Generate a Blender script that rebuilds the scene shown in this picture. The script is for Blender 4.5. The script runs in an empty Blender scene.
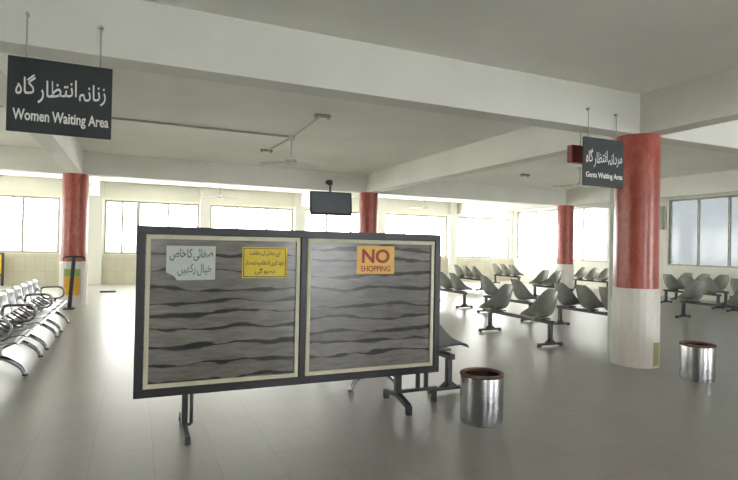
import bpy, bmesh, math, random
from mathutils import Vector, Matrix
random.seed(7)
SC = bpy.context.scene
COL = SC.collection
PI = math.pi

# ------------------------------------------------------------------ helpers
def link(o):
    COL.objects.link(o); return o

def tag(o, label=None, cat=None, group=None, kind=None):
    if label: o['label'] = label
    if cat: o['category'] = cat
    if group: o['group'] = group
    if kind: o['kind'] = kind
    return o

def empty(name, loc=(0, 0, 0), rz=0.0):
    o = bpy.data.objects.new(name, None)
    o.empty_display_size = 0.1
    o.location = loc; o.rotation_euler = (0, 0, rz)
    return link(o)

def thing(name, label, cat, loc=(0, 0, 0), rz=0.0, group=None, kind=None):
    return tag(empty(name, loc, rz), label, cat, group, kind)

class MB:
    def __init__(self): self.bm = bmesh.new()
    def box(self, c, s, rot=None, bevel=0.0):
        r = bmesh.ops.create_cube(self.bm, size=1.0)
        vs = r['verts']
        M = Matrix.Translation(c) @ (rot.to_4x4() if rot else Matrix.Identity(4)) @ Matrix.Diagonal((s[0], s[1], s[2], 1))
        bmesh.ops.transform(self.bm, matrix=M, verts=vs)
        if bevel:
            es = list({e for v in vs for e in v.link_edges})
            bmesh.ops.bevel(self.bm, geom=es, offset=bevel, segments=2, affect='EDGES', profile=0.5)
        return self
    def bar(self, p0, p1, w, h, bevel=0.0):
        """rectangular bar between two points; w sideways, h in the up direction"""
        p0 = Vector(p0); p1 = Vector(p1); d = p1 - p0
        x = d.normalized(); up = Vector((0, 0, 1))
        if abs(x.dot(up)) > 0.98: up = Vector((0, 1, 0))
        y = up.cross(x).normalized(); z = x.cross(y)
        R = Matrix((x, y, z)).transposed()
        return self.box((p0 + p1) / 2, (d.length, w, h), R, bevel)
    def cyl(self, p0, p1, r, seg=16, r2=None):
        p0 = Vector(p0); p1 = Vector(p1); d = p1 - p0
        q = d.to_track_quat('Z', 'Y').to_matrix().to_4x4()
        M = Matrix.Translation((p0 + p1) / 2) @ q
        bmesh.ops.create_cone(self.bm, cap_ends=True, segments=seg, radius1=r, radius2=r if r2 is None else r2,
                              depth=d.length, matrix=M)
        return self
    def lathe(self, prof, seg=32, c=(0, 0, 0), close=False):
        c = Vector(c); rings = []
        for (r, z) in prof:
            if r < 1e-5: rings.append([self.bm.verts.new(c + Vector((0, 0, z)))])
            else: rings.append([self.bm.verts.new(c + Vector((r * math.cos(2 * PI * k / seg), r * math.sin(2 * PI * k / seg), z))) for k in range(seg)])
        for a, b in zip(rings, rings[1:]):
            for k in range(seg):
                q = [a[k % len(a)], a[(k + 1) % len(a)], b[(k + 1) % len(b)], b[k % len(b)]]
                u = []
                for v in q:
                    if v not in u: u.append(v)
                if len(u) > 2:
                    try: self.bm.faces.new(u)
                    except ValueError: pass
        if close:
            for ring in (rings[0], rings[-1]):
                if len(ring) > 2:
                    try: self.bm.faces.new(ring)
                    except ValueError: pass
        return self
    def tube(self, pts, r, seg=8, closed=False):
        pts = [Vector(p) for p in pts]; n = len(pts); rings = []
        prev = None
        for i, p in enumerate(pts):
            a = pts[(i - 1) % n] if (closed or i > 0) else p
            b = pts[(i + 1) % n] if (closed or i < n - 1) else p
            t = (b - a).normalized()
            if prev is None:
                ref = Vector((0, 0, 1)) if abs(t.z) < 0.9 else Vector((0, 1, 0))
                u = t.cross(ref).normalized()
            else:
                u = (prev - t * prev.dot(t)).normalized()
            prev = u; w = t.cross(u)
            rings.append([self.bm.verts.new(p + (u * math.cos(2 * PI * k / seg) + w * math.sin(2 * PI * k / seg)) * r) for k in range(seg)])
        m = n if closed else n - 1
        for i in range(m):
            a = rings[i]; b = rings[(i + 1) % n]
            for k in range(seg):
                self.bm.faces.new((a[k], a[(k + 1) % seg], b[(k + 1) % seg], b[k]))
        if not closed:
            self.bm.faces.new(rings[0][::-1]); self.bm.faces.new(rings[-1])
        return self
    def shell(self, fn, nu, nv, t):
        """two-sided sheet from fn(u,v)->Vector, u,v in 0..1, with real thickness t"""
        P = [[fn(i / nu, j / nv) for i in range(nu + 1)] for j in range(nv + 1)]
        def nrm(i, j):
            a = P[j][min(i + 1, nu)] - P[j][max(i - 1, 0)]; b = P[min(j + 1, nv)][i] - P[max(j - 1, 0)][i]
            n = a.cross(b)
            return n.normalized() if n.length > 1e-9 else Vector((0, 0, 1))
        A = [[self.bm.verts.new(P[j][i] + nrm(i, j) * t / 2) for i in range(nu + 1)] for j in range(nv + 1)]
        B = [[self.bm.verts.new(P[j][i] - nrm(i, j) * t / 2) for i in range(nu + 1)] for j in range(nv + 1)]
        f = self.bm.faces.new
        for j in range(nv):
            for i in range(nu):
                f((A[j][i], A[j][i + 1], A[j + 1][i + 1], A[j + 1][i]))
                f((B[j][i], B[j + 1][i], B[j + 1][i + 1], B[j][i + 1]))
        for j in range(nv):
            f((A[j][0], A[j + 1][0], B[j + 1][0], B[j][0])); f((A[j][nu], B[j][nu], B[j + 1][nu], A[j + 1][nu]))
        for i in range(nu):
            f((A[0][i], B[0][i], B[0][i + 1], A[0][i + 1])); f((A[nv][i], A[nv][i + 1], B[nv][i + 1], B[nv][i]))
        return self
    def build(self, name, mat, parent=None, smooth=False, angle=40):
        bmesh.ops.recalc_face_normals(self.bm, faces=self.bm.faces)
        me = bpy.data.meshes.new(name); self.bm.to_mesh(me); self.bm.free()
        me.materials.append(mat)
        if smooth:
            for p in me.polygons: p.use_smooth = True
            try: me.set_sharp_from_angle(angle=math.radians(angle))
            except Exception: pass
        o = bpy.data.objects.new(name, me); link(o)
        if parent: o.parent = parent
        return o

def copy_tree(o, parent=None, skip=()):
    c = o.copy(); link(c)
    if parent: c.parent = parent
    for ch in list(o.children):
        if ch.name in skip: continue
        copy_tree(ch, c, skip)
    return c

# ------------------------------------------------------------------ materials
def newmat(name):
    m = bpy.data.materials.new(name); m.use_nodes = True
    nt = m.node_tree; b = nt.nodes['Principled BSDF']
    return m, nt, b
def N(nt, t, **kw):
    n = nt.nodes.new(t)
    for k, v in kw.items(): setattr(n, k, v)
    return n
def coords(nt, scale=(1, 1, 1), world=True):
    if world:
        g = N(nt, 'ShaderNodeNewGeometry'); out = g.outputs['Position']
    else:
        g = N(nt, 'ShaderNodeTexCoord'); out = g.outputs['Object']
    mp = N(nt, 'ShaderNodeMapping'); mp.inputs['Scale'].default_value = scale
    nt.links.new(out, mp.inputs['Vector']); return mp.outputs['Vector']
def plain(name, col, rough=0.6, metal=0.0, var=0.06, scale=6.0, spec=0.5, bump=0.0, world=False, stretch=(1, 1, 1)):
    """one colour with a slight procedural mottling"""
    m, nt, b = newmat(name)
    no = N(nt, 'ShaderNodeTexNoise'); no.inputs['Scale'].default_value = scale; no.inputs['Detail'].default_value = 4
    nt.links.new(coords(nt, stretch, world), no.inputs['Vector'])
    r = N(nt, 'ShaderNodeValToRGB'); e = r.color_ramp.elements
    e[0].position = 0.3; e[1].position = 0.7
    e[0].color = (*[c * (1 - var) for c in col], 1); e[1].color = (*[min(1, c * (1 + var)) for c in col], 1)
    nt.links.new(no.outputs['Fac'], r.inputs['Fac']); nt.links.new(r.outputs['Color'], b.inputs['Base Color'])
    b.inputs['Roughness'].default_value = rough; b.inputs['Metallic'].default_value = metal
    b.inputs['Specular IOR Level'].default_value = spec
    if bump:
        bp = N(nt, 'ShaderNodeBump'); bp.inputs['Strength'].default_value = bump; bp.inputs['Distance'].default_value = 0.01
        nt.links.new(no.outputs['Fac'], bp.inputs['Height']); nt.links.new(bp.outputs['Normal'], b.inputs['Normal'])
    return m

M = {}
M['ceiling'] = plain('ceiling_paint', (0.88, 0.88, 0.82), 0.9, var=0.05, scale=0.7, world=True)
M['beam'] = plain('beam_paint', (0.76, 0.755, 0.70), 0.8, var=0.04, scale=1.2, world=True)
M['wall'] = plain('wall_paint', (0.72, 0.715, 0.64), 0.8, var=0.04, scale=1.0, world=True)
M['pilaster'] = plain('pilaster_paint', (0.72, 0.715, 0.66), 0.8, var=0.03, scale=1.0, world=True)
M['alu'] = plain('window_aluminium', (0.33, 0.325, 0.285), 0.45, 0.3, var=0.08, scale=8)
M['lintel'] = plain('lintel_paint', (0.74, 0.71, 0.56), 0.7, var=0.05, scale=3)
M['black'] = plain('black_frame', (0.014, 0.014, 0.021), 0.38, var=0.15, scale=10)
M['dark'] = plain('dark_steel', (0.045, 0.045, 0.05), 0.45, 0.2, var=0.15, scale=14)
M['cream'] = plain('cream_trim', (0.70, 0.66, 0.50), 0.5, var=0.06, scale=10)
M['chrome'] = plain('chrome_steel', (0.12, 0.128, 0.137), 0.32, 1.0, var=0.05, scale=20)
M['shell'] = plain('grey_shell', (0.265, 0.275, 0.250), 0.26, 0.0, var=0.10, scale=9)
M['sign'] = plain('sign_board', (0.022, 0.031, 0.034), 0.5, var=0.12, scale=6)
M['letter'] = plain('letter_white', (0.86, 0.87, 0.85), 0.5, var=0.04, scale=10)
M['paper'] = plain('paper_white', (0.60, 0.64, 0.60), 0.6, var=0.05, scale=14)
M['yellow'] = plain('sheet_yellow', (0.78, 0.58, 0.03), 0.45, var=0.05, scale=10)
M['orange'] = plain('sheet_orange', (0.85, 0.50, 0.10), 0.40, var=0.05, scale=10)
M['posterorange'] = plain('poster_orange', (0.80, 0.42, 0.03), 0.4, var=0.10, scale=10)
M['postergreen'] = plain('poster_green', (0.28, 0.42, 0.10), 0.4, var=0.10, scale=10)
M['inkblack'] = plain('ink_dark', (0.03, 0.04, 0.03), 0.6)
M['inkgreen'] = plain('ink_green', (0.02, 0.16, 0.10), 0.6)
M['inkred'] = plain('ink_red', (0.36, 0.05, 0.03), 0.6)
M['red'] = plain('red_paint', (0.25, 0.045, 0.035), 0.5, var=0.1)
M['screen'] = plain('screen_glass', (0.13, 0.15, 0.18), 0.4, var=0.05)  # reflected floor and haze put into the base colour as grey
M['fan'] = plain('fan_enamel', (0.60, 0.60, 0.55), 0.4, var=0.04)
M['conduit'] = plain('conduit_grey', (0.42, 0.42, 0.39), 0.6, var=0.08)
M['rim'] = plain('rim_brown', (0.16, 0.085, 0.065), 0.7, var=0.35, scale=25)
M['trash'] = plain('litter', (0.20, 0.19, 0.08), 0.8, var=0.5, scale=30, bump=0.5)
M['pipe'] = plain('white_pipe', (0.62, 0.66, 0.62), 0.35, var=0.05)
M['oldtile'] = plain('stained_tile', (0.36, 0.35, 0.17), 0.5, var=0.12, scale=14)
M['boxgrey'] = plain('box_greygreen', (0.36, 0.38, 0.33), 0.5, var=0.06)
M['tubechrome'] = plain('chrome_tube', (0.40, 0.41, 0.42), 0.22, 1.0, var=0.05, scale=20)

def steel():
    m, nt, b = newmat('brushed_steel')
    no = N(nt, 'ShaderNodeTexNoise'); no.inputs['Scale'].default_value = 5; no.inputs['Detail'].default_value = 6
    nt.links.new(coords(nt, (1, 1, 26), False), no.inputs['Vector'])
    r = N(nt, 'ShaderNodeValToRGB'); e = r.color_ramp.elements
    e[0].color = (0.27, 0.27, 0.28, 1); e[1].color = (0.44, 0.44, 0.45, 1)
    nt.links.new(no.outputs['Fac'], r.inputs['Fac']); nt.links.new(r.outputs['Color'], b.inputs['Base Color'])
    b.inputs['Metallic'].default_value = 1; b.inputs['Roughness'].default_value = 0.27
    return m
M['steel'] = steel()

def floor_mat():
    m, nt, b = newmat('terrazzo_tiles')
    v = coords(nt)
    br = N(nt, 'ShaderNodeTexBrick'); br.offset = 0.0; br.squash = 1.0
    br.inputs['Scale'].default_value = 1.0
    br.inputs['Brick Width'].default_value = 0.4; br.inputs['Row Height'].default_value = 0.4
    br.inputs['Mortar Size'].default_value = 0.0022; br.inputs['Mortar Smooth'].default_value = 0.3
    br.inputs['Color1'].default_value = (0.325, 0.320, 0.290, 1); br.inputs['Color2'].default_value = (0.345, 0.340, 0.310, 1)
    br.inputs['Mortar'].default_value = (0.22, 0.22, 0.205, 1)
    off = N(nt, 'ShaderNodeVectorMath', operation='ADD'); off.inputs[1].default_value = (40.0, 40.08, 0)
    nt.links.new(v, off.inputs[0]); nt.links.new(off.outputs[0], br.inputs['Vector'])
    no = N(nt, 'ShaderNodeTexNoise'); no.inputs['Scale'].default_value = 0.9; no.inputs['Detail'].default_value = 6; no.inputs['Roughness'].default_value = 0.6
    nt.links.new(v, no.inputs['Vector'])
    mx = N(nt, 'ShaderNodeMix', data_type='RGBA', blend_type='MULTIPLY'); mx.inputs['Factor'].default_value = 1.0
    r = N(nt, 'ShaderNodeValToRGB'); e = r.color_ramp.elements
    e[0].position = 0.3; e[0].color = (0.93, 0.925, 0.91, 1); e[1].position = 0.7; e[1].color = (1.03, 1.03, 1.03, 1)
    nt.links.new(no.outputs['Fac'], r.inputs['Fac'])
    nt.links.new(br.outputs['Color'], mx.inputs['A']); nt.links.new(r.outputs['Color'], mx.inputs['B'])
    nt.links.new(mx.outputs['Result'], b.inputs['Base Color'])
    r2 = N(nt, 'ShaderNodeMapRange'); r2.inputs['To Min'].default_value = 0.30; r2.inputs['To Max'].default_value = 0.36
    nt.links.new(no.outputs['Fac'], r2.inputs['Value']); nt.links.new(r2.outputs['Result'], b.inputs['Roughness'])
    b.inputs['Specular IOR Level'].default_value = 0.4
    n3 = N(nt, 'ShaderNodeTexNoise'); n3.inputs['Scale'].default_value = 2.2; nt.links.new(v, n3.inputs['Vector'])
    bp = N(nt, 'ShaderNodeBump'); bp.inputs['Strength'].default_value = 0.12; bp.inputs['Distance'].default_value = 0.01
    nt.links.new(n3.outputs['Fac'], bp.inputs['Height']); nt.links.new(bp.outputs['Normal'], b.inputs['Normal'])
    return m
M['floor'] = floor_mat()

def dado_mat():
    m, nt, b = newmat('dado_tiles')
    v = coords(nt)
    sep = N(nt, 'ShaderNodeSeparateXYZ'); nt.links.new(v, sep.inputs[0])
    ad = N(nt, 'ShaderNodeMath', operation='ADD'); nt.links.new(sep.outputs['X'], ad.inputs[0]); nt.links.new(sep.outputs['Y'], ad.inputs[1])
    cb = N(nt, 'ShaderNodeCombineXYZ'); nt.links.new(ad.outputs[0], cb.inputs['X']); nt.links.new(sep.outputs['Z'], cb.inputs['Y'])
    br = N(nt, 'ShaderNodeTexBrick'); br.offset = 0.0; br.inputs['Scale'].default_value = 1.0
    br.inputs['Brick Width'].default_value = 0.3; br.inputs['Row Height'].default_value = 0.45
    br.inputs['Mortar Size'].default_value = 0.004
    br.inputs['Color1'].default_value = (0.52, 0.495, 0.385, 1); br.inputs['Color2'].default_value = (0.57, 0.545, 0.43, 1)
    br.inputs['Mortar'].default_value = (0.38, 0.36, 0.28, 1)
    nt.links.new(cb.outputs[0], br.inputs['Vector']); nt.links.new(br.outputs['Color'], b.inputs['Base Color'])
    b.inputs['Roughness'].default_value = 0.3
    return m
M['dado'] = dado_mat()

def marble(name, c0, c1, c2):
    m, nt, b = newmat(name)
    v = coords(nt, (1.6, 1.6, 0.7))
    no = N(nt, 'ShaderNodeTexNoise'); no.inputs['Scale'].default_value = 7; no.inputs['Detail'].default_value = 8; no.inputs['Roughness'].default_value = 0.7; no.inputs['Distortion'].default_value = 1.2
    nt.links.new(v, no.inputs['Vector'])
    r = N(nt, 'ShaderNodeValToRGB'); e = r.color_ramp.elements
    e[0].position = 0.32; e[0].color = (*c0, 1); e[1].position = 0.75; e[1].color = (*c2, 1)
    k = r.color_ramp.elements.new(0.52); k.color = (*c1, 1)
    nt.links.new(no.outputs['Fac'], r.inputs['Fac']); nt.links.new(r.outputs['Color'], b.inputs['Base Color'])
    b.inputs['Roughness'].default_value = 0.28
    return m
M['marble'] = marble('red_marble', (0.31, 0.055, 0.040), (0.41, 0.088, 0.064), (0.52, 0.165, 0.125))
M['basetile'] = marble('base_tile', (0.74, 0.69, 0.64), (0.78, 0.735, 0.685), (0.82, 0.785, 0.74))

def slate(name, seed, tint):
    m, nt, b = newmat(name)
    v = coords(nt, (1, 1, 1), False)
    sep = N(nt, 'ShaderNodeSeparateXYZ'); nt.links.new(v, sep.inputs[0])
    n1 = N(nt, 'ShaderNodeTexNoise'); n1.inputs['Scale'].default_value = 1.0; n1.inputs['Detail'].default_value = 2
    mp = N(nt, 'ShaderNodeMapping'); mp.inputs['Scale'].default_value = (1.7, 1, 5.5); mp.inputs['Location'].default_value = (seed, 0, seed * 1.7)
    nt.links.new(v, mp.inputs['Vector']); nt.links.new(mp.outputs['Vector'], n1.inputs['Vector'])
    ma = N(nt, 'ShaderNodeMath', operation='MULTIPLY_ADD'); ma.inputs[1].default_value = 0.14
    nt.links.new(n1.outputs['Fac'], ma.inputs[0]); nt.links.new(sep.outputs['Z'], ma.inputs[2])
    sc = N(nt, 'ShaderNodeMath', operation='MULTIPLY_ADD'); sc.inputs[1].default_value = 8.2; sc.inputs[2].default_value = 20 + seed * 3
    nt.links.new(ma.outputs[0], sc.inputs[0])
    vd = N(nt, 'ShaderNodeTexVoronoi', voronoi_dimensions='1D', feature='DISTANCE_TO_EDGE'); vd.inputs['Scale'].default_value = 1.0
    nt.links.new(sc.outputs[0], vd.inputs['W'])
    vf = N(nt, 'ShaderNodeTexVoronoi', voronoi_dimensions='1D', feature='F1'); vf.inputs['Scale'].default_value = 1.0
    nt.links.new(sc.outputs[0], vf.inputs['W'])
    # joint width varies along the course
    n2 = N(nt, 'ShaderNodeTexNoise'); n2.inputs['Scale'].default_value = 1.0; n2.inputs['Detail'].default_value = 3
    mp2 = N(nt, 'ShaderNodeMapping'); mp2.inputs['Scale'].default_value = (3.2, 1, 9); mp2.inputs['Location'].default_value = (seed * 2, 3, 0)
    nt.links.new(v, mp2.inputs['Vector']); nt.links.new(mp2.outputs['Vector'], n2.inputs['Vector'])
    wr = N(nt, 'ShaderNodeMapRange'); wr.inputs['From Min'].default_value = 0.38; wr.inputs['From Max'].default_value = 0.66
    wr.inputs['To Min'].default_value = 0.03; wr.inputs['To Max'].default_value = 0.26
    nt.links.new(n2.outputs['Fac'], wr.inputs['Value'])
    dv = N(nt, 'ShaderNodeMath', operation='DIVIDE'); nt.links.new(vd.outputs['Distance'], dv.inputs[0]); nt.links.new(wr.outputs['Result'], dv.inputs[1])
    jr = N(nt, 'ShaderNodeValToRGB'); e = jr.color_ramp.elements
    e[0].position = 0.55; e[0].color = (0, 0, 0, 1); e[1].position = 0.95; e[1].color = (1, 1, 1, 1)
    nt.links.new(dv.outputs[0], jr.inputs['Fac'])
    # grain
    n3 = N(nt, 'ShaderNodeTexNoise'); n3.inputs['Scale'].default_value = 1.0; n3.inputs['Detail'].default_value = 7; n3.inputs['Roughness'].default_value = 0.65
    mp3 = N(nt, 'ShaderNodeMapping'); mp3.inputs['Scale'].default_value = (5, 1, 34); mp3.inputs['Location'].default_value = (seed, seed, seed)
    nt.links.new(v, mp3.inputs['Vector']); nt.links.new(mp3.outputs['Vector'], n3.inputs['Vector'])
    gr = N(nt, 'ShaderNodeValToRGB'); e = gr.color_ramp.elements
    e[0].position = 0.25; e[0].color = (0.105 * tint[0], 0.099 * tint[1], 0.089 * tint[2], 1)
    e[1].position = 0.75; e[1].color = (0.27 * tint[0], 0.257 * tint[1], 0.235 * tint[2], 1)
    nt.links.new(n3.outputs['Fac'], gr.inputs['Fac'])
    cv = N(nt, 'ShaderNodeMapRange'); cv.inputs['To Min'].default_value = 0.8; cv.inputs['To Max'].default_value = 1.2
    sx = N(nt, 'ShaderNodeSeparateXYZ'); nt.links.new(vf.outputs['Color'], sx.inputs[0]); nt.links.new(sx.outputs['X'], cv.inputs['Value'])
    m1 = N(nt, 'ShaderNodeMix', data_type='RGBA', blend_type='MULTIPLY'); m1.inputs['Factor'].default_value = 1
    nt.links.new(gr.outputs['Color'], m1.inputs['A']); nt.links.new(cv.outputs['Result'], m1.inputs['B'])
    m2 = N(nt, 'ShaderNodeMix', data_type='RGBA'); m2.inputs['A'].default_value = (0.020, 0.019, 0.018, 1)
    nt.links.new(jr.outputs['Color'], m2.inputs['Factor']); nt.links.new(m1.outputs['Result'], m2.inputs['B'])
    nt.links.new(m2.outputs['Result'], b.inputs['Base Color'])
    b.inputs['Roughness'].default_value = 0.22
    b.inputs['Specular IOR Level'].default_value = 0.5
    return m
M['slateL'] = slate('stacked_stone_print', 1.3, (1, 1, 0.97))
M['slateR'] = slate('stacked_stone_print_right', 6.1, (1.0, 0.98, 1.02))

def pane(name, tint, gloss=0.06, frost=0.0):
    m = bpy.data.materials.new(name); m.use_nodes = True; nt = m.node_tree
    nt.nodes.remove(nt.nodes['Principled BSDF']); out = nt.nodes['Material Output']
    tr = N(nt, 'ShaderNodeBsdfTransparent'); tr.inputs['Color'].default_value = (*tint, 1)
    gl = N(nt, 'ShaderNodeBsdfGlossy'); gl.inputs['Roughness'].default_value = 0.12
    mix = N(nt, 'ShaderNodeMixShader'); mix.inputs['Fac'].default_value = gloss
    no = N(nt, 'ShaderNodeTexNoise'); no.inputs['Scale'].default_value = 0.8; nt.links.new(coords(nt), no.inputs['Vector'])
    mr = N(nt, 'ShaderNodeMapRange'); mr.inputs['To Min'].default_value = gloss * 0.6; mr.inputs['To Max'].default_value = gloss * 1.4
    nt.links.new(no.outputs['Fac'], mr.inputs['Value']); nt.links.new(mr.outputs['Result'], mix.inputs['Fac'])
    nt.links.new(tr.outputs[0], mix.inputs[1]); nt.links.new(gl.outputs[0], mix.inputs[2])
    nt.links.new(mix.outputs[0], out.inputs['Surface'])
    return m
M['pane'] = pane('clear_pane', (0.80, 0.80, 0.79))
M['paneside'] = pane('hazy_pane', (0.45, 0.455, 0.45))
M['panedim'] = pane('frosted_pane', (0.150, 0.159, 0.164), 0.05)
M['panefront'] = pane('entrance_pane', (0.85, 0.86, 0.88))

# ------------------------------------------------------------------ lettering
AR = {'ا': (0xFE8D, 0xFE8E), 'ب': 0xFE8F, 'پ': 0xFB56, 'ت': 0xFE95, 'ٹ': 0xFB66, 'ج': 0xFE9D, 'چ': 0xFB7A, 'ح': 0xFEA1, 'خ': 0xFEA5,
      'د': (0xFEA9, 0xFEAA), 'ڈ': (0xFB88, 0xFB89), 'ذ': (0xFEAB, 0xFEAC), 'ر': (0xFEAD, 0xFEAE), 'ڑ': (0xFB8C, 0xFB8D), 'ز': (0xFEAF, 0xFEB0),
      'س': 0xFEB1, 'ش': 0xFEB5, 'ص': 0xFEB9, 'ض': 0xFEBD, 'ط': 0xFEC1, 'ظ': 0xFEC5, 'ع': 0xFEC9, 'غ': 0xFECD, 'ف': 0xFED1, 'ق': 0xFED5,
      'ک': 0xFB8E, 'گ': 0xFB92, 'ل': 0xFEDD, 'م': 0xFEE1, 'ن': 0xFEE5, 'ں': (0xFB9E, 0xFB9F), 'و': (0xFEED, 0xFEEE), 'ہ': 0xFBA6,
      'ھ': 0xFBAA, 'ی': 0xFBFC, 'ے': (0xFBAE, 0xFBAF), 'ئ': 0xFE89}
def urdu(word):
    out = []
    for i, ch in enumerate(word):
        e = AR[ch]
        prev = i > 0 and isinstance(AR[word[i - 1]], int)
        nxt = i < len(word) - 1
        if isinstance(e, tuple): cp = e[1] if prev else e[0]
        else:
            nn = nxt
            cp = e + (3 if prev and nn else 1 if prev else 2 if nn else 0)
        out.append(chr(cp))
    return ''.join(reversed(out))

def text_mesh(s, bold=0.0):
    cu = bpy.data.curves.new('tmp_text', 'FONT'); cu.body = s; cu.offset = bold; cu.extrude = 0.02; cu.resolution_u = 4
    ob = bpy.data.objects.new('tmp_text', cu); link(ob)
    bpy.context.view_layer.update()
    dg = bpy.context.evaluated_depsgraph_get()
    me = bpy.data.meshes.new_from_object(ob.evaluated_get(dg))
    vs = [v.co.copy() for v in me.vertices]; fs = [tuple(p.vertices) for p in me.polygons]
    bpy.data.objects.remove(ob); bpy.data.curves.remove(cu); bpy.data.meshes.remove(me)
    return vs, fs

def lettering(name, words, mat, parent, x0, x1, z0, z1, y, bold=0.0, slope=0.0, gap=0.16, depth=0.002):
    """lay words (visual order, left to right) into a box on a board that faces -y"""
    V = []; F = []; X = 0.0
    for w in words:
        vs, fs = text_mesh(w, bold)
        if not vs: continue
        mn = min(v.x for v in vs); mxx = max(v.x for v in vs)
        base = len(V)
        for v in vs:
            xx = v.x - mn
            V.append(Vector((X + xx, v.y + slope * (xx - (mxx - mn) / 2), v.z)))
        F += [tuple(i + base for i in f) for f in fs]
        X += (mxx - mn) + gap
    ax0 = min(v.x for v in V); ax1 = max(v.x for v in V); az0 = min(v.y for v in V); az1 = max(v.y for v in V)
    bm = bmesh.new()
    vv = [bm.verts.new(((v.x - ax0) / (ax1 - ax0) * (x1 - x0) + x0, y - depth / 2 + (-depth / 2 if v.z > 0 else depth / 2),
                        (v.y - az0) / (az1 - az0) * (z1 - z0) + z0)) for v in V]
    for f in F:
        try: bm.faces.new([vv[i] for i in f])
        except ValueError: pass
    mb = MB(); mb.bm.free(); mb.bm = bm
    return mb.build(name, mat, parent)

# ------------------------------------------------------------------ the room
H, T = 3.036, 3.56            # beam underside, ceiling
BX, BY = 7.447, 8.974         # column grid
YB, XR = 15.49, 10.48         # back wall, right wall
YF, XL = -12.0, -15.5         # wall behind the camera, left wall
TH = 0.25

fl = MB().box(((XL + XR) / 2, (YF + YB) / 2, -0.1), (XR - XL + 2 * TH, YB - YF + 2 * TH, 0.2)).build('floor', M['floor'])
tag(fl, kind='structure')
cl = MB().box(((XL + XR) / 2, (YF + YB) / 2, T + 0.1), (XR - XL + 2 * TH, YB - YF + 2 * TH, 0.2)).build('ceiling', M['ceiling'])
tag(cl, kind='structure')

def wall_with_openings(name, axis, pos, a0, a1, ops, thick, mat):
    """axis 'x': wall runs along x at y=pos (thickness outwards, sign of thick); ops = (a,b,z0,z1)"""
    mb = MB()
    def seg(p, q, z0, z1):
        if q - p < 1e-4 or z1 - z0 < 1e-4: return
        if axis == 'x': mb.box(((p + q) / 2, pos + thick / 2, (z0 + z1) / 2), (q - p, abs(thick), z1 - z0))
        else: mb.box((pos + thick / 2, (p + q) / 2, (z0 + z1) / 2), (abs(thick), q - p, z1 - z0))
    cur = a0
    for (p, q, z0, z1) in sorted(ops):
        seg(cur, p, 0, T); seg(p, q, 0, z0); seg(p, q, z1, T); cur = q
    seg(cur, a1, 0, T)
    return tag(mb.build(name, mat), kind='structure')

WN = [0]
def window(axis, pos, inset, a0, a1, z0, z1, mull, pm, fw=0.05, fmat=None, wide=()):
    WN[0] += 1; mull = sorted(mull)
    w = tag(empty('window_%d' % WN[0]), kind='structure')
    fmat = fmat or M['alu']
    d = 0.07
    def bx(mb, p, q, u0, u1, dep=d):
        if axis == 'x': mb.box(((p + q) / 2, pos + inset, (u0 + u1) / 2), (q - p, dep, u1 - u0))
        else: mb.box((pos + inset, (p + q) / 2, (u0 + u1) / 2), (dep, q - p, u1 - u0))
    f = MB(); bx(f, a0, a1, z0, z0 + fw); bx(f, a0, a1, z1 - fw, z1); bx(f, a0, a0 + fw, z0 + fw, z1 - fw); bx(f, a1 - fw, a1, z0 + fw, z1 - fw)
    f.build('window_frame', fmat, w)
    for k, mx in enumerate(mull):
        h = 0.06 if k in wide else 0.034
        m = MB(); bx(m, mx - h, mx + h, z0 + fw, z1 - fw, 0.06); m.build('mullion', fmat, w)
    edges = [a0 + fw] + list(mull) + [a1 - fw]
    for p, q in zip(edges, edges[1:]):
        g = MB(); bx(g, p, q, z0 + fw, z1 - fw, 0.008); g.build('pane', pm, w)
    return w

Z0, Z1 = 1.06, 2.94
back_wins = [(-14.6, -11.3, (-13.5, -12.4)), (-10.75, -8.5, (-9.56,)), (-7.15, -4.0, (-6.58, -6.07, -5.07)), (-3.6, -0.4, (-2.6, -1.45)),
             (0.05, 3.2, (1.02, 2.1)), (3.62, 6.8, (4.62, 5.72)), (7.2, 10.3, (8.23, 9.19))]
wall_with_openings('wall_back', 'x', YB, XL - TH, XR + TH, [(a, b, Z0, Z1) for a, b, _ in back_wins], TH, M['wall'])
for a, b, ml in back_wins:
    window('x', YB, 0.10, a, b, Z0, Z1, ml, M['pane'], fw=0.07, wide=(1,) if len(ml) == 3 else ())
# dado tiling, lintel ledges and pilasters of the back wall
TR = [0]
def trim(mb, mat):
    TR[0] += 1
    return tag(mb.build('trim_%d' % TR[0], mat), kind='structure')
trim(MB().box(((XL + XR) / 2, YB - 0.012, 0.52), (XR - XL, 0.024, 1.04)), M['dado'])
for a, b, _ in back_wins:
    trim(MB().box(((a + b) / 2, YB - 0.05, 3.0), (b - a + 0.1, 0.1, 0.05)), M['lintel'])
for x0, x1 in ((-11.25, -10.8), (-8.45, -7.2), (-3.98, -3.62), (-0.38, 0.03), (3.22, 3.60), (6.82, 7.18)):
    trim(MB().box(((x0 + x1) / 2, YB - 0.09, T / 2), (x1 - x0, 0.18, T)), M['pilaster'])
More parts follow.
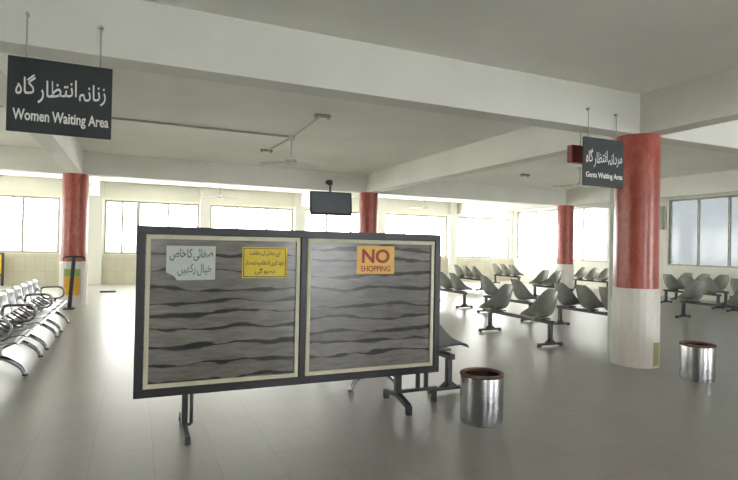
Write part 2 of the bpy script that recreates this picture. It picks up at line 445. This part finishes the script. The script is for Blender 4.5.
# right wall
ZR0, ZR1 = 1.06, 3.28
far_w = (9.95, 15.25); near_w = [(4.35, 7.40, (6.37, 5.39)), (0.4, 3.9, (1.5, 2.7)), (-4.6, -0.4, (-3.2, -1.8)), (-9.6, -5.4, (-8.2, -6.8))]
wall_with_openings('wall_right', 'y', XR, YF - TH, YB + TH, [(*far_w, ZR0, ZR1)] + [(a, b, ZR0, ZR1) for a, b, _ in near_w], TH, M['wall'])
window('y', XR, 0.10, *far_w, ZR0, ZR1, (11.2, 12.0, 12.95, 14.0), M['paneside'], fw=0.075)
for a, b, ml in near_w:
    window('y', XR, 0.10, a, b, ZR0, ZR1, ml, M['panedim'], fw=0.05)
trim(MB().box((XR - 0.09, 8.97, T / 2), (0.18, 0.6, T)), M['pilaster'])
trim(MB().box((XR - 0.05, 4.1, T / 2), (0.10, 0.4, T)), M['pilaster'])
# left wall and the entrance wall behind the camera
left_added_w = [(0.5, 3.2, (1.8,)), (5.2, 7.8, (6.5,)), (9.6, 12.6, (11.1,))]  # unseen windows, added to brighten the middle and back bays
wall_with_openings('wall_left', 'y', XL, YF - TH, YB + TH, [(a, b, Z0, Z1) for a, b, _ in left_added_w], -TH, M['wall'])
for a, b, ml in left_added_w: window('y', XL, -0.10, a, b, Z0, Z1, ml, M['paneside'] if a == 5.2 else M['pane'])  # dimmer pane in the middle one keeps light off the left column
front_w = [(-7.2, -6.0, 0.9, 2.9, (-6.6,)), (-1.7, 0.1, 0.05, 2.9, (-0.8,)), (4.9, 9.4, 0.05, 2.9, (6.4, 7.9))]
wall_with_openings('wall_front', 'x', YF, XL - TH, XR + TH, [(a, b, z0, z1) for a, b, z0, z1, _ in front_w], -TH, M['wall'])
for a, b, z0, z1, ml in front_w: window('x', YF, -0.10, a, b, z0, z1, ml, M['panefront'])

# beams of the concrete grid
BW = 0.295
def beam(c, s):
    return tag(MB().box(c, s).build('ceiling_beam', M['beam']), kind='structure')
zc, hh = (H + T) / 2, T - H
for y in (0, BY):
    beam(((XL + XR) / 2, y, zc), (XR - XL, BW, hh))
for x in (-BX, 0, BX):
    for y0, y1 in ((YF, -BW / 2), (BW / 2, BY - BW / 2), (BY + BW / 2, YB)):
        if x == 0 or y0 > -5:
            beam((x, (y0 + y1) / 2, zc), (BW, y1 - y0, hh))
        elif x > 0:
            beam((x, (y0 + y1) / 2, zc), (BW, y1 - y0, hh))

# ------------------------------------------------------------------ columns
def column(x, y, label, extra=False):
    c = thing('column', label, 'column', (x, y, 0), 0, 'round columns of the hall', 'thing')
    MB().cyl((0, 0, 1.02), (0, 0, H), 0.272, 48).build('shaft', M['marble'], c, True)
    mb = MB()
    seg = 22
    mb.lathe([(0.0, 0.0), (0.292, 0.0), (0.292, 1.02), (0.0, 1.02)], seg)
    mb.build('tiled_base', M['basetile'], c)['label'] = 'cream tiled lower part'
    return c
c0 = column(0, 0, 'thick red marble column nearest the camera with cream tiled foot')
# stained tile at the foot of the near column
a0 = math.atan2(-5.06, -6.15)
def patch_fn(u, v):
    a = a0 + 0.82 + u * 0.42
    return Vector((0.296 * math.cos(a), 0.296 * math.sin(a), 0.03 + v * 0.30))
MB().shell(patch_fn, 6, 2, 0.006).build('stained_tile', M['oldtile'], c0)['label'] = 'yellow-green stained tile at the foot'
column(-BX, BY, 'backlit red column at the left beside the shiny steel benches')
column(0, BY, 'red column behind the hanging television and the notice board')
column(BX, BY, 'slim far red column in front of the bright right-hand windows')
pv = MB().cyl((-0.305, 0.145, 0.0), (-0.305, 0.145, 2.75), 0.028, 14)
pv.tube([(-0.305, 0.145, 2.74), (-0.305, 0.145, 2.9), (-0.305, 0.145, H)], 0.02, 10)
tag(pv.build('drain_pipe', M['pipe'], None, True), 'white vertical pipe running up the left side of the nearest red column', 'pipe')

# ------------------------------------------------------------------ hanging signs
def hanging_sign(name, label, x0, x1, z0, z1, rods, ur, en, ubox, ebox):
    y = -BW / 2 - 0.03
    s = thing(name, label, 'sign', ((x0 + x1) / 2, y, 0), 0, 'hanging waiting area signs')
    w = x1 - x0; cx = (x0 + x1) / 2
    MB().box((0, 0, (z0 + z1) / 2), (w, 0.025, z1 - z0), None, 0.003).build('sign_board', M['sign'], s)
    for rx, rz in rods:
        r = MB().cyl((rx - cx, 0, z1 - 0.01), (rx - cx, 0, rz), 0.006, 8)
        r.cyl((rx - cx, 0.03, rz), (rx - cx, -0.012, rz), 0.014, 10)
        r.build('hanger_rod', M['conduit'], s, True)
    lettering('urdu_lettering', ur, M['letter'], s, ubox[0] - cx, ubox[1] - cx, ubox[2], ubox[3], -0.0135, 0.008, 0.10, 0.13)
    lettering('english_lettering', en, M['letter'], s, ebox[0] - cx, ebox[1] - cx, ebox[2], ebox[3], -0.0135, 0.022, 0, 0.24)
    return s
gah = urdu('گاہ'); intz = urdu('انتظار')
hanging_sign('hanging_sign', 'black hanging sign reading Women Waiting Area with Urdu above', -7.085, -6.355, 2.34, 2.925,
             ((-6.965, 3.27), (-6.445, 3.26)), [gah, intz, urdu('زنانہ')], ['Women', 'Waiting', 'Area'],
             (-7.03, -6.40, 2.575, 2.80), (-7.045, -6.375, 2.405, 2.52))
hanging_sign('hanging_sign', 'black hanging sign reading Gents Waiting Area beside the nearest red column', -1.155, -0.478, 2.30, 2.90,
             ((-1.075, 3.25), (-0.60, 3.23)), [gah, intz, urdu('مردانہ')], ['Gents', 'Waiting', 'Area'],
             (-1.12, -0.51, 2.53, 2.765), (-1.12, -0.50, 2.385, 2.475))
rb = thing('hanging_box', 'small red box hanging behind the Gents Waiting Area sign', 'box', (-0.94, 0.08, 0))
MB().box((0, 0, 2.73), (0.36, 0.09, 0.22), None, 0.006).build('box_body', M['red'], rb)
MB().cyl((0, 0, 2.83), (0, 0, H), 0.008, 8).build('hanger_rod', M['conduit'], rb, True)

# ------------------------------------------------------------------ the notice board
PX0, PX1, PY, PZ0, PZ1 = -6.14, -3.43, -0.60, 0.295, 1.625
bd = thing('notice_board', 'large black framed double notice board with stone-print panels on low metal legs', 'notice board', ((PX0 + PX1) / 2, PY, 0))
bcx = (PX0 + PX1) / 2
half = (PX1 - PX0) / 2
fm = MB(); fw = 0.062
fm.box((0, 0, PZ1 - fw / 2), (2 * half, 0.055, fw), None, 0.004)
fm.box((0, 0, PZ0 + fw / 2), (2 * half, 0.055, fw), None, 0.004)
for xx in (-half + fw / 2, half - fw / 2): fm.box((xx, 0, (PZ0 + PZ1) / 2), (fw, 0.055, PZ1 - PZ0 - 2 * fw), None, 0.004)
fm.box((-0.022, 0, (PZ0 + PZ1) / 2), (0.055, 0.055, PZ1 - PZ0 - 2 * fw), None, 0.004)
fm.build('frame', M['black'], bd)
for k, (xa, xb) in enumerate(((-half + fw, -0.05), (0.006, half - fw))):
    za, zb = PZ0 + fw, PZ1 - fw
    MB().box(((xa + xb) / 2, 0.006, (za + zb) / 2), (xb - xa, 0.02, zb - za)).build('panel', M['slateL' if k == 0 else 'slateR'], bd)
    t = MB(); tw = 0.034; ty = -0.012
    t.box(((xa + xb) / 2, ty, zb - tw / 2 - 0.004), (xb - xa - 0.01, 0.018, tw), None, 0.003)
    t.box(((xa + xb) / 2, ty, za + tw / 2 + 0.004), (xb - xa - 0.01, 0.018, tw), None, 0.003)
    for xx in (xa + tw / 2 + 0.005, xb - tw / 2 - 0.005): t.box((xx, ty, (za + zb) / 2), (tw, 0.018, zb - za - 2 * tw - 0.008), None, 0.003)
    t.build('inner_trim', M['cream'], bd)
# left support: dark post, pale pipe and a floor bar running front to back
lx = -5.76 - bcx
lg = MB().box((lx, 0.0, 0.17), (0.045, 0.04, 0.26), None, 0.004).box((lx, 0, 0.045), (0.038, 0.62, 0.03), None, 0.004)
for yy in (-0.29, 0.29): lg.box((lx, yy, 0.0155), (0.04, 0.04, 0.031), None, 0.004)
lg.build('leg', M['dark'], bd)
MB().cyl((lx + 0.05, -0.01, 0.06), (lx + 0.05, -0.01, PZ0 + 0.01), 0.014, 12).cyl((lx + 0.05, -0.01, 0.055), (lx - 0.0, -0.01, 0.055), 0.012, 10).build('brace_pipe', M['chrome'], bd, True)
# right support: post, low rail to the end with two uprights, splayed front foot
rx = -3.86 - bcx
rg = MB().box((rx, 0, 0.20), (0.065, 0.045, 0.20), None, 0.004)
rg.bar((rx, 0.0, 0.115), (rx - 0.02, -0.26, 0.075), 0.05, 0.045, 0.004).box((rx - 0.02, -0.262, 0.042), (0.05, 0.05, 0.084), None, 0.004)
rg.bar((rx, 0.0, 0.115), (rx + 0.02, 0.28, 0.075), 0.05, 0.045, 0.004).box((rx + 0.02, 0.285, 0.042), (0.05, 0.05, 0.084), None, 0.004)
rg.build('leg', M['dark'], bd)
rr = MB().box(((rx + half) / 2, 0.012, 0.135), (half - rx, 0.035, 0.032), None, 0.003)
for xx in (rx + 0.22, rx + 0.31): rr.box((xx, 0.012, 0.225), (0.038, 0.03, 0.16), None, 0.003)
rr.box((half - 0.025, 0.012, 0.07), (0.04, 0.04, 0.14), None, 0.003)
rr.build('stand_rail', M['dark'], bd)

SY = PY - 0.0055
def notice(label, pts, mat, cx):
    t = thing('notice', label, 'notice', (cx, SY, 0), 0, 'notices stuck on the stone-print board')
    bm = MB()
    a = [bm.bm.verts.new((x - cx, 0.0008, z)) for x, z in pts]; b = [bm.bm.verts.new((x - cx, -0.0008, z)) for x, z in pts]
    bm.bm.faces.new(a); bm.bm.faces.new(b[::-1])
    for i in range(len(pts)):
        j = (i + 1) % len(pts); bm.bm.faces.new((a[i], b[i], b[j], a[j]))
    bm.build('sheet', mat, t)
    return t
# white paper with a torn lower left corner
n1 = notice('white paper notice with torn corner and two green-black Urdu lines', [(-5.925, 1.265), (-5.925, 1.475), (-5.55, 1.475), (-5.55, 1.205), (-5.84, 1.20), (-5.865, 1.235), (-5.90, 1.25)], M['paper'], -5.735)
lettering('lettering', [urdu('خاص'), urdu('کا'), urdu('صفائی')], M['inkblack'], n1, -0.165, 0.165, 1.355, 1.455, -0.001, 0.010, 0.05, 0.14, 0.0016)
lettering('lettering', [urdu('رکھیں'), urdu('خیال')], M['inkgreen'], n1, -0.105, 0.155, 1.235, 1.335, -0.001, 0.010, 0.05, 0.2, 0.0016)
n2 = notice('bright yellow notice with three lines of small dark Urdu writing', [(-5.335, 1.215), (-5.335, 1.475), (-4.955, 1.475), (-4.955, 1.215)], M['yellow'], -5.145)
b2 = MB()
for (c, s) in (((0, -0.0014, 1.463), (0.36, 0.001, 0.006)), ((0, -0.0014, 1.227), (0.36, 0.001, 0.006)), ((-0.177, -0.0014, 1.345), (0.006, 0.001, 0.23)), ((0.177, -0.0014, 1.345), (0.006, 0.001, 0.23))): b2.box(c, s)
b2.build('border_line', M['inkblack'], n2)
for z, ws, hw in ((1.395, ['حفاظت', 'کی', 'سامان', 'اپنے'], 0.13), (1.315, ['دار', 'ذمہ', 'انتظامیہ', 'کریں', 'خود'], 0.165), (1.246, ['گی', 'ہو', 'نہ'], 0.085)):
    lettering('lettering', [urdu(w) for w in ws], M['inkblack'], n2, -hw, hw, z, z + 0.052, -0.001, 0.012, 0, 0.2, 0.0016)
n3 = notice('orange notice in red letters reading NO SHOPPING', [(-4.305, 1.245), (-4.305, 1.505), (-3.925, 1.505), (-3.925, 1.245)], M['orange'], -4.115)
lettering('lettering', ['NO'], M['inkred'], n3, -0.14, 0.14, 1.345, 1.475, -0.001, 0.03, 0, 0.2, 0.0016)
lettering('lettering', ['SHOPPING'], M['inkred'], n3, -0.15, 0.15, 1.268, 1.322, -0.001, 0.02, 0, 0.2, 0.0016)

# ------------------------------------------------------------------ steel bins
def bin_(x, y, label):
    t = thing('litter_bin', label, 'bin', (x, y, 0), 0, 'steel litter bins on the floor')
    MB().lathe([(0.168, 0.0), (0.178, 0.004), (0.178, 0.028), (0.184, 0.034), (0.184, 0.395), (0.181, 0.405), (0.168, 0.405), (0.168, 0.05), (0.0, 0.05)], 48).build('body', M['steel'], t, True, 30)
    r = MB(); prof = []
    for k in range(10):
        a = 2 * PI * k / 10; prof.append((0.172 + 0.020 * math.cos(a), 0.415 + 0.017 * math.sin(a)))
    prof.append(prof[0]); r.lathe(prof, 48); r.build('rim', M['rim'], t, True)['label'] = 'brown rusty rim'
    return t
def litter(x, y, label):
    g = MB(); g.lathe([(0.0, 0.30), (0.06, 0.32), (0.12, 0.29), (0.166, 0.30), (0.166, 0.055), (0, 0.055)], 28)
    for v in g.bm.verts:
        if v.co.z > 0.2: v.co.z += random.uniform(-0.03, 0.03)
    o = g.build('litter', M['trash']); o.location = (x, y, 0)
    tag(o, label, 'litter', None, 'stuff'); return o
bin_(-3.37, -1.24, 'near stainless steel litter bin with brown rim standing beside the notice board')
litter(-3.37, -1.24, 'greenish litter filling the near steel bin')
bin_(-0.03, -0.88, 'steel litter bin with reddish rim right of the nearest red column')

# ------------------------------------------------------------------ grey bucket-seat benches
PROF = [(0.285, 0.432, 0.165, 0.0, 0.0), (0.265, 0.452, 0.20, 0.0, 0.006), (0.12, 0.440, 0.225, 0.0, 0.035), (-0.03, 0.428, 0.235, 0.01, 0.095),
        (-0.13, 0.450, 0.238, 0.07, 0.14), (-0.180, 0.520, 0.235, 0.150, 0.115), (-0.212, 0.63, 0.222, 0.165, 0.045), (-0.238, 0.745, 0.195, 0.110, 0.01),
        (-0.252, 0.825, 0.160, 0.06, -0.004), (-0.258, 0.868, 0.125, 0.03, -0.012)]
def prof_at(v):
    n = len(PROF) - 1; f = v * n; i = min(int(f), n - 1); t = f - i
    p0 = PROF[max(i - 1, 0)]; p1 = PROF[i]; p2 = PROF[i + 1]; p3 = PROF[min(i + 2, n)]
    return [0.5 * ((2 * b) + (-a + c) * t + (2 * a - 5 * b + 4 * c - d) * t * t + (-a + 3 * b - 3 * c + d) * t ** 3) for a, b, c, d in zip(p0, p1, p2, p3)]
def seat_shell(mat, parent, yc):
    def fn(u, v):
        x, z, w, dx, dz = prof_at(v); s = 2 * u - 1; k = 0.74 * abs(s) ** 2.2
        lx, lz = 0.285 - 0.543 * v, 0.432 + 0.436 * v            # the raised rim runs straight from pan to top
        return Vector((x + (lx - x) * k, yc + s * w, z + (lz - z) * k))
    o = MB().shell(fn, 14, 26, 0.010).build('seat', mat, parent, True, 60)
    b = MB()
    b.box((0.0, yc, 0.4085), (0.20, 0.22, 0.021), None, 0.003)
    b.build('seat_bracket', M['dark'], o)
    return o
PITCH = 0.55
def make_bench():
    t = thing('waiting_bench', 'x', 'bench', (0, 0, 0))
    MB().box((0, 0, 0.37), (0.06, 1.68, 0.056), None, 0.004).build('beam', M['dark'], t)
    for s in (-1, 1):
        y = 0.765 * s
        l = MB().box((0, y, 0.20), (0.055, 0.062, 0.285), None, 0.004)
        l.bar((0.0, y, 0.115), (0.10, y, 0.04), 0.03, 0.03).bar((0.0, y, 0.115), (-0.10, y, 0.04), 0.03, 0.03)
        lo = l.build('leg', M['dark'], t)
        f = MB().box((0, y, 0.038), (0.47, 0.052, 0.036), None, 0.006)
        for sx in (-1, 1): f.box((sx * 0.215, y, 0.011), (0.05, 0.055, 0.022), None, 0.004)
        f.build('foot', M['dark'], lo)
    return t, [seat_shell(M['shell'], t, (k - 1) * PITCH) for k in range(3)]
proto, pseats = make_bench()
BG = 'grey bucket-seat benches of the gents waiting area'
first = [True]
def bench(x, y, face, seats, label):
    """face +1: looks to +x, -1: to -x.  seats: which of the three places (by rising y) carry a seat"""
    rz = 0 if face > 0 else PI
    keep = [k if face > 0 else 2 - k for k in seats]
    skip = {pseats[k].name for k in range(3) if k not in keep}
    o = copy_tree(proto, None, skip)
    o.location = (x, y, 0); o.rotation_euler = (0, 0, rz)
    o['label'] = label; o['group'] = BG
    return o
bench(-0.20, 2.13, -1, (0, 2), 'front bench of the gents area, two grey seats turned left with a gap between')
bench(1.62, 2.30, 1, (0, 1, 2), 'three-seat grey bench half hidden behind the nearest red column')
bench(1.45, 4.50, 1, (0, 2), 'grey bench with two spaced seats seen from behind, past the front bench')
bench(1.45, 6.93, 1, (0, 1, 2), 'grey bench with its end leg just clear of the notice board edge')
bench(5.40, 7.35, -1, (1, 2), 'grey bench standing left of the slim far red column')
bench(5.42, 2.42, -1, (0, 2), 'grey bench with rounded seats right of the nearest red column')
bench(8.25, 4.98, 1, (0, 1, 2), 'bench with grey backs just right of the nearest red column, farther back')
bench(8.0, 2.9, 1, (0, 1, 2), 'grey bench cut by the right edge of the photo, behind another')
bench(9.55, 5.6, -1, (0, 1, 2), 'grey bench under the frosted right-hand windows')
bench(9.50, 9.75, -1, (0, 1, 2), 'distant grey bench seen between the far and the nearest red columns')
bench(8.1, 12.9, 1, (0, 1, 2), 'farthest grey bench in the back right corner of the hall')
bench(5.2, 11.4, 1, (0, 1, 2), 'distant grey bench below the back windows, middle of the hall')
bench(1.45, 9.6, 1, (0, 1), 'grey bench in the back half, partly hidden by the notice board edge')
bench(3.4, 11.9, -1, (0, 1, 2), 'distant grey bench facing left near the back windows')
bench(-3.12, 0.45, 1, (0, 1, 2), 'grey bench directly behind the right end of the notice board')
for ob in [proto] + list(proto.children_recursive): bpy.data.objects.remove(ob)

# ------------------------------------------------------------------ shiny steel benches
def arc(c, r, a0, a1, n, plane='xz', y=0.0):
    return [(c[0] + r * math.cos(a0 + (a1 - a0) * k / n), y, c[1] + r * math.sin(a0 + (a1 - a0) * k / n)) for k in range(n + 1)]
SP = 0.495
def make_steel():
    t = thing('steel_bench', 'x', 'bench', (0, 0, 0))
    MB().box((-0.02, 0, 0.335), (0.05, 1.50, 0.05), None, 0.006).build('beam', M['chrome'], t)
    for k in range(3):
        yc = (k - 1) * SP
        def fs(u, v):
            s = u - 0.5
            x = 0.18 - v * 0.39
            z = 0.415 - 0.035 * math.sin(v * PI * 0.9) + (-0.04 * (1 - v / 0.15) ** 2 if v < 0.15 else 0)
            return Vector((x, yc + s * 0.435, z))
        st = MB().shell(fs, 4, 16, 0.008)
        st.box((-0.02, yc, 0.3705), (0.16, 0.05, 0.022))
        st.build('seat', M['chrome'], t, True, 50)
        def fb(u, v):
            s = u - 0.5
            x = -0.215 - 0.09 * v - 0.02 * math.sin(v * PI)
            z = 0.43 + 0.37 * v
            if v > 0.9: x -= (v - 0.9) * 0.25
            x -= 0.020 * (1 - (2 * s) ** 2)
            return Vector((x, yc + s * 0.435, z))
        bk = MB().shell(fb, 8, 16, 0.008)
        bk.bar((-0.03, yc - 0.15, 0.36), (-0.235, yc - 0.15, 0.50), 0.025, 0.02).bar((-0.03, yc + 0.15, 0.36), (-0.235, yc + 0.15, 0.50), 0.025, 0.02)
        bk.build('backrest', M['chrome'], t, True, 50)
    for s in (-1, 1):
        y = s * 0.742
        pts = [(-0.23, y, 0.44), (-0.25, y, 0.52), (-0.25, y, 0.60), (-0.22, y, 0.635), (-0.15, y, 0.645), (0.01, y, 0.645), (0.075, y, 0.63), (0.115, y, 0.585), (0.12, y, 0.53), (0.10, y, 0.47), (0.05, y, 0.44), (-0.05, y, 0.43), (-0.15, y, 0.43)]
        a = MB().tube(pts, 0.017, 10, True); a.bar((-0.02, y, 0.31), (-0.02, y, 0.43), 0.03, 0.03)
        a.build('armrest', M['tubechrome'], t, True)
        yl = s * 0.52
        pts = [(0.22, yl, 0.012), (0.205, yl, 0.06), (0.165, yl, 0.11), (0.10, yl, 0.16), (0.03, yl, 0.20), (-0.02, yl, 0.21), (-0.07, yl, 0.20), (-0.16, yl, 0.16), (-0.24, yl, 0.11), (-0.29, yl, 0.06), (-0.31, yl, 0.012)]
        l = MB().tube(pts, 0.025, 10); l.bar((-0.02, yl, 0.20), (-0.02, yl, 0.32), 0.045, 0.05)
        lo = l.build('leg', M['tubechrome'], t, True)
        p = MB()
        for xx in (0.222, -0.312): p.cyl((xx, yl, 0), (xx, yl, 0.02), 0.028, 14)
        p.build('rubber_foot', M['dark'], lo, True)
    return t
sp = make_steel()
SG = 'shiny steel benches of the women waiting area'
def steel_bench(x, y, rz, label):
    o = copy_tree(sp); o.location = (x, y, 0); o.rotation_euler = (0, 0, rz); o['label'] = label; o['group'] = SG
    return o
steel_bench(-7.45, 5.42, 0, 'shiny steel three-seat bench at left, the one nearest the left column')
steel_bench(-7.45, 3.88, 0, 'shiny steel three-seat bench at left, middle one of the row')
steel_bench(-7.45, 2.34, 0, 'shiny steel bench cut by the left edge of the photo, nearest of the row')
steel_bench(-3.86, 0.55, PI, 'steel bench hidden behind the notice board with only curved legs showing below')
for ob in [sp] + list(sp.children_recursive): bpy.data.objects.remove(ob)

# ------------------------------------------------------------------ television, fans, conduit
tv = thing('mounted_television', 'dark flat television hanging from the beam on a ceiling bracket', 'television', (-1.33, 8.46, 0))
tilt = Matrix.Rotation(math.radians(-9), 3, 'X') @ Matrix.Identity(3)
ry = Matrix.Rotation(math.radians(-6), 3, 'Z')
R = ry @ tilt
def tvp(p): return R @ Vector(p) + Vector((0, 0, 2.64))
MB().box(tvp((0, 0.02, 0)), (1.16, 0.06, 0.64), R, 0.012).build('casing', M['black'], tv)
MB().box(tvp((0, -0.0125, 0.012)), (1.08, 0.008, 0.56), R).build('screen', M['screen'], tv)
mt = MB().cyl((0, 0.1, 2.62), (0, 0.1, 3.27), 0.028, 12).box((0, 0.1, 2.66), (0.30, 0.09, 0.22), None, 0.01).bar((0, 0.1, 3.24), (0, 0.37, 3.24), 0.09, 0.10).box((0, 0.1, 3.2), (0.10, 0.12, 0.12), None, 0.01)
mt.build('bracket', M['dark'], tv)

def fan(x, y, zhub, ang, label):
    t = thing('ceiling_fan', label, 'fan', (x, y, zhub), ang, 'ceiling fans')
    MB().cyl((0, 0, 0.06), (0, 0, T - zhub - 0.05), 0.012, 10).build('rod', M['conduit'], t, True)
    MB().lathe([(0.0, T - zhub), (0.07, T - zhub), (0.065, T - zhub - 0.04), (0.02, T - zhub - 0.10), (0.0, T - zhub - 0.10)], 20).build('canopy', M['fan'], t, True)
    MB().lathe([(0.0, 0.10), (0.04, 0.10), (0.05, 0.06), (0.10, 0.045), (0.125, 0.015), (0.12, -0.03), (0.07, -0.05), (0.0, -0.055)], 24).build('motor', M['fan'], t, True)
    for k in range(3):
        a = 2 * PI * k / 3
        def fn(u, v):
            r = 0.13 + v * 0.50; w = 0.045 + 0.03 * v if v > 0.12 else 0.02 + 0.25 * v
            s = (u - 0.5) * 2 * w
            p = Vector((r, s, 0.02 + s * 0.18 - 0.02 * v))
            return Matrix.Rotation(a, 3, 'Z') @ p
        MB().shell(fn, 4, 12, 0.005).build('blade', M['fan'], t, True)
    return t
fan(-3.48, 4.75, 3.06, 0.35, 'ceiling fan in the bay above the notice board')
fan(3.90, 4.85, 3.11, 0.1, 'ceiling fan just left of the Gents Waiting Area sign')
fan(-3.73, 12.2, 2.96, 0.5, 'far ceiling fan before the back windows, left of the television')
fan(3.72, 12.2, 2.98, 0.2, 'far ceiling fan before the back windows, right of the television')
cp = MB().tube([(-12, 4.62, T - 0.022), (-3.55, 4.70, T - 0.022)], 0.018, 8)
tag(cp.build('conduit', M['conduit'], None, True), 'long grey conduit running along the ceiling from the Women sign', 'conduit')
cq = MB().tube([(-3.52, 2.95, T - 0.022), (-3.48, 4.66, T - 0.022)], 0.014, 8).tube([(-3.48, 4.74, T - 0.022), (-3.55, 6.35, T - 0.022)], 0.014, 8)
tag(cq.build('conduit', M['conduit'], None, True), 'short cross conduit on the ceiling joining two small light boxes', 'conduit')
def lightbox(x, y, label):
    t = thing('ceiling_light', label, 'light', (x, y, T), 0, 'small ceiling light boxes')
    MB().box((0, 0, -0.02), (0.26, 0.10, 0.04), None, 0.006).build('mounting_box', M['boxgrey'], t)
    MB().cyl((-0.10, 0, -0.04), (-0.10, 0, -0.065), 0.02, 10).cyl((0.10, 0, -0.04), (0.10, 0, -0.065), 0.02, 10).build('lamp_holder', M['conduit'], t, True)
lightbox(-3.50, 2.88, 'small light box at the near end of the ceiling cross conduit')
lightbox(-3.58, 6.42, 'small light box at the far end of the ceiling cross conduit')
lightbox(3.62, 6.55, 'small dark light box on the ceiling left of the Gents sign')

# ------------------------------------------------------------------ things by the left column and the walls
cdir = Vector((-6.15 + BX, -5.06 - BY, 0)).normalized(); ca = math.atan2(cdir.y, cdir.x)
pst = thing('column_poster', 'orange poster with a green top wrapped on the left column base', 'poster', (-BX, BY, 0))
def pf(z0, z1, a0, a1, rad):
    return lambda u, v: Vector((rad * math.cos(ca + a0 + (a1 - a0) * u), rad * math.sin(ca + a0 + (a1 - a0) * u), z0 + (z1 - z0) * v))
MB().shell(pf(0.24, 0.86, -0.72, 0.52, 0.301), 12, 2, 0.006).build('backing', M['paper'], pst, True)
MB().shell(pf(0.26, 0.68, -0.64, 0.44, 0.306), 12, 2, 0.003).build('print', M['posterorange'], pst, True)
MB().shell(pf(0.685, 0.85, -0.64, 0.44, 0.306), 12, 2, 0.003).build('header', M['postergreen'], pst, True)
po = thing('stand_pole', 'dark leaning pole with a curved T bar top before the left column', 'pole', (-7.42, 8.15, 0))
MB().bar((-0.01, 0, 0.03), (0.05, 0.06, 1.13), 0.075, 0.07, 0.008).build('shaft', M['dark'], po)
MB().tube([(-0.16, 0.06, 1.08), (-0.15, 0.06, 1.12), (-0.10, 0.06, 1.14), (0.05, 0.06, 1.15), (0.20, 0.06, 1.14), (0.25, 0.06, 1.12), (0.26, 0.06, 1.08)], 0.018, 8).build('crossbar', M['dark'], po, True)
MB().box((-0.015, 0, 0.015), (0.22, 0.2, 0.03), None, 0.006).build('base', M['dark'], po)
sd = thing('standing_sign', 'yellow sign in a dark upright frame at the far left edge', 'sign', (-10.32, 15.25, 0))
s1 = MB()
for xx in (-0.3, 0.3): s1.box((xx, 0, 0.53), (0.07, 0.05, 1.06), None, 0.004)
for zz in (1.03, 0.35): s1.box((0, 0, zz), (0.53, 0.045, 0.05), None, 0.003)
s1.build('frame', M['dark'], sd)
MB().box((0, 0, 0.69), (0.53, 0.02, 0.63)).build('panel', M['yellow'], sd)
fb_ = MB().box((0, 0, 0.025), (0.42, 0.08, 0.05), None, 0.008); o = fb_.build('floor_bar', M['dark']); o.location = (-6.85, 12.2, 0)
tag(o, 'short dark bar lying on the floor beyond the left column', 'bar')
wb = MB().box((0, 0, 0), (0.10, 0.22, 0.80), None, 0.01); o = wb.build('wall_cabinet', M['boxgrey']); o.location = (XR - 0.05, 7.62, 2.68)
tag(o, 'grey-green cabinet fixed on the right wall beside the frosted windows', 'cabinet')

# ------------------------------------------------------------------ daylight and camera
w = bpy.data.worlds.new('World'); SC.world = w; w.use_nodes = True
bg = w.node_tree.nodes['Background']; bg.inputs['Color'].default_value = (1.0, 1.0, 0.97, 1); bg.inputs['Strength'].default_value = 10.0

f, yaw, pitch, roll = 530.07, 0.4153, 0.0119, 0.0199
fwd = Vector((math.sin(yaw) * math.cos(pitch), math.cos(yaw) * math.cos(pitch), math.sin(pitch)))
r0 = Vector((math.cos(yaw), -math.sin(yaw), 0)); u0 = r0.cross(fwd)
r = r0 * math.cos(roll) + u0 * math.sin(roll); u = -r0 * math.sin(roll) + u0 * math.cos(roll)
cam = bpy.data.cameras.new('camera'); co = bpy.data.objects.new('camera', cam); link(co)
cam.sensor_width = 36; cam.lens = f / 738 * 36; cam.clip_start = 0.05
Mx = Matrix((r, u, -fwd)).transposed().to_4x4(); Mx.translation = (-6.1516, -5.0589, 1.5)
co.matrix_world = Mx
SC.camera = co
SC.view_settings.view_transform = 'Standard'; SC.view_settings.look = 'None'
SC.view_settings.exposure = 1.3; SC.view_settings.gamma = 1.0
SC.cycles.max_bounces = 12; SC.cycles.diffuse_bounces = 6; SC.cycles.transparent_max_bounces = 12
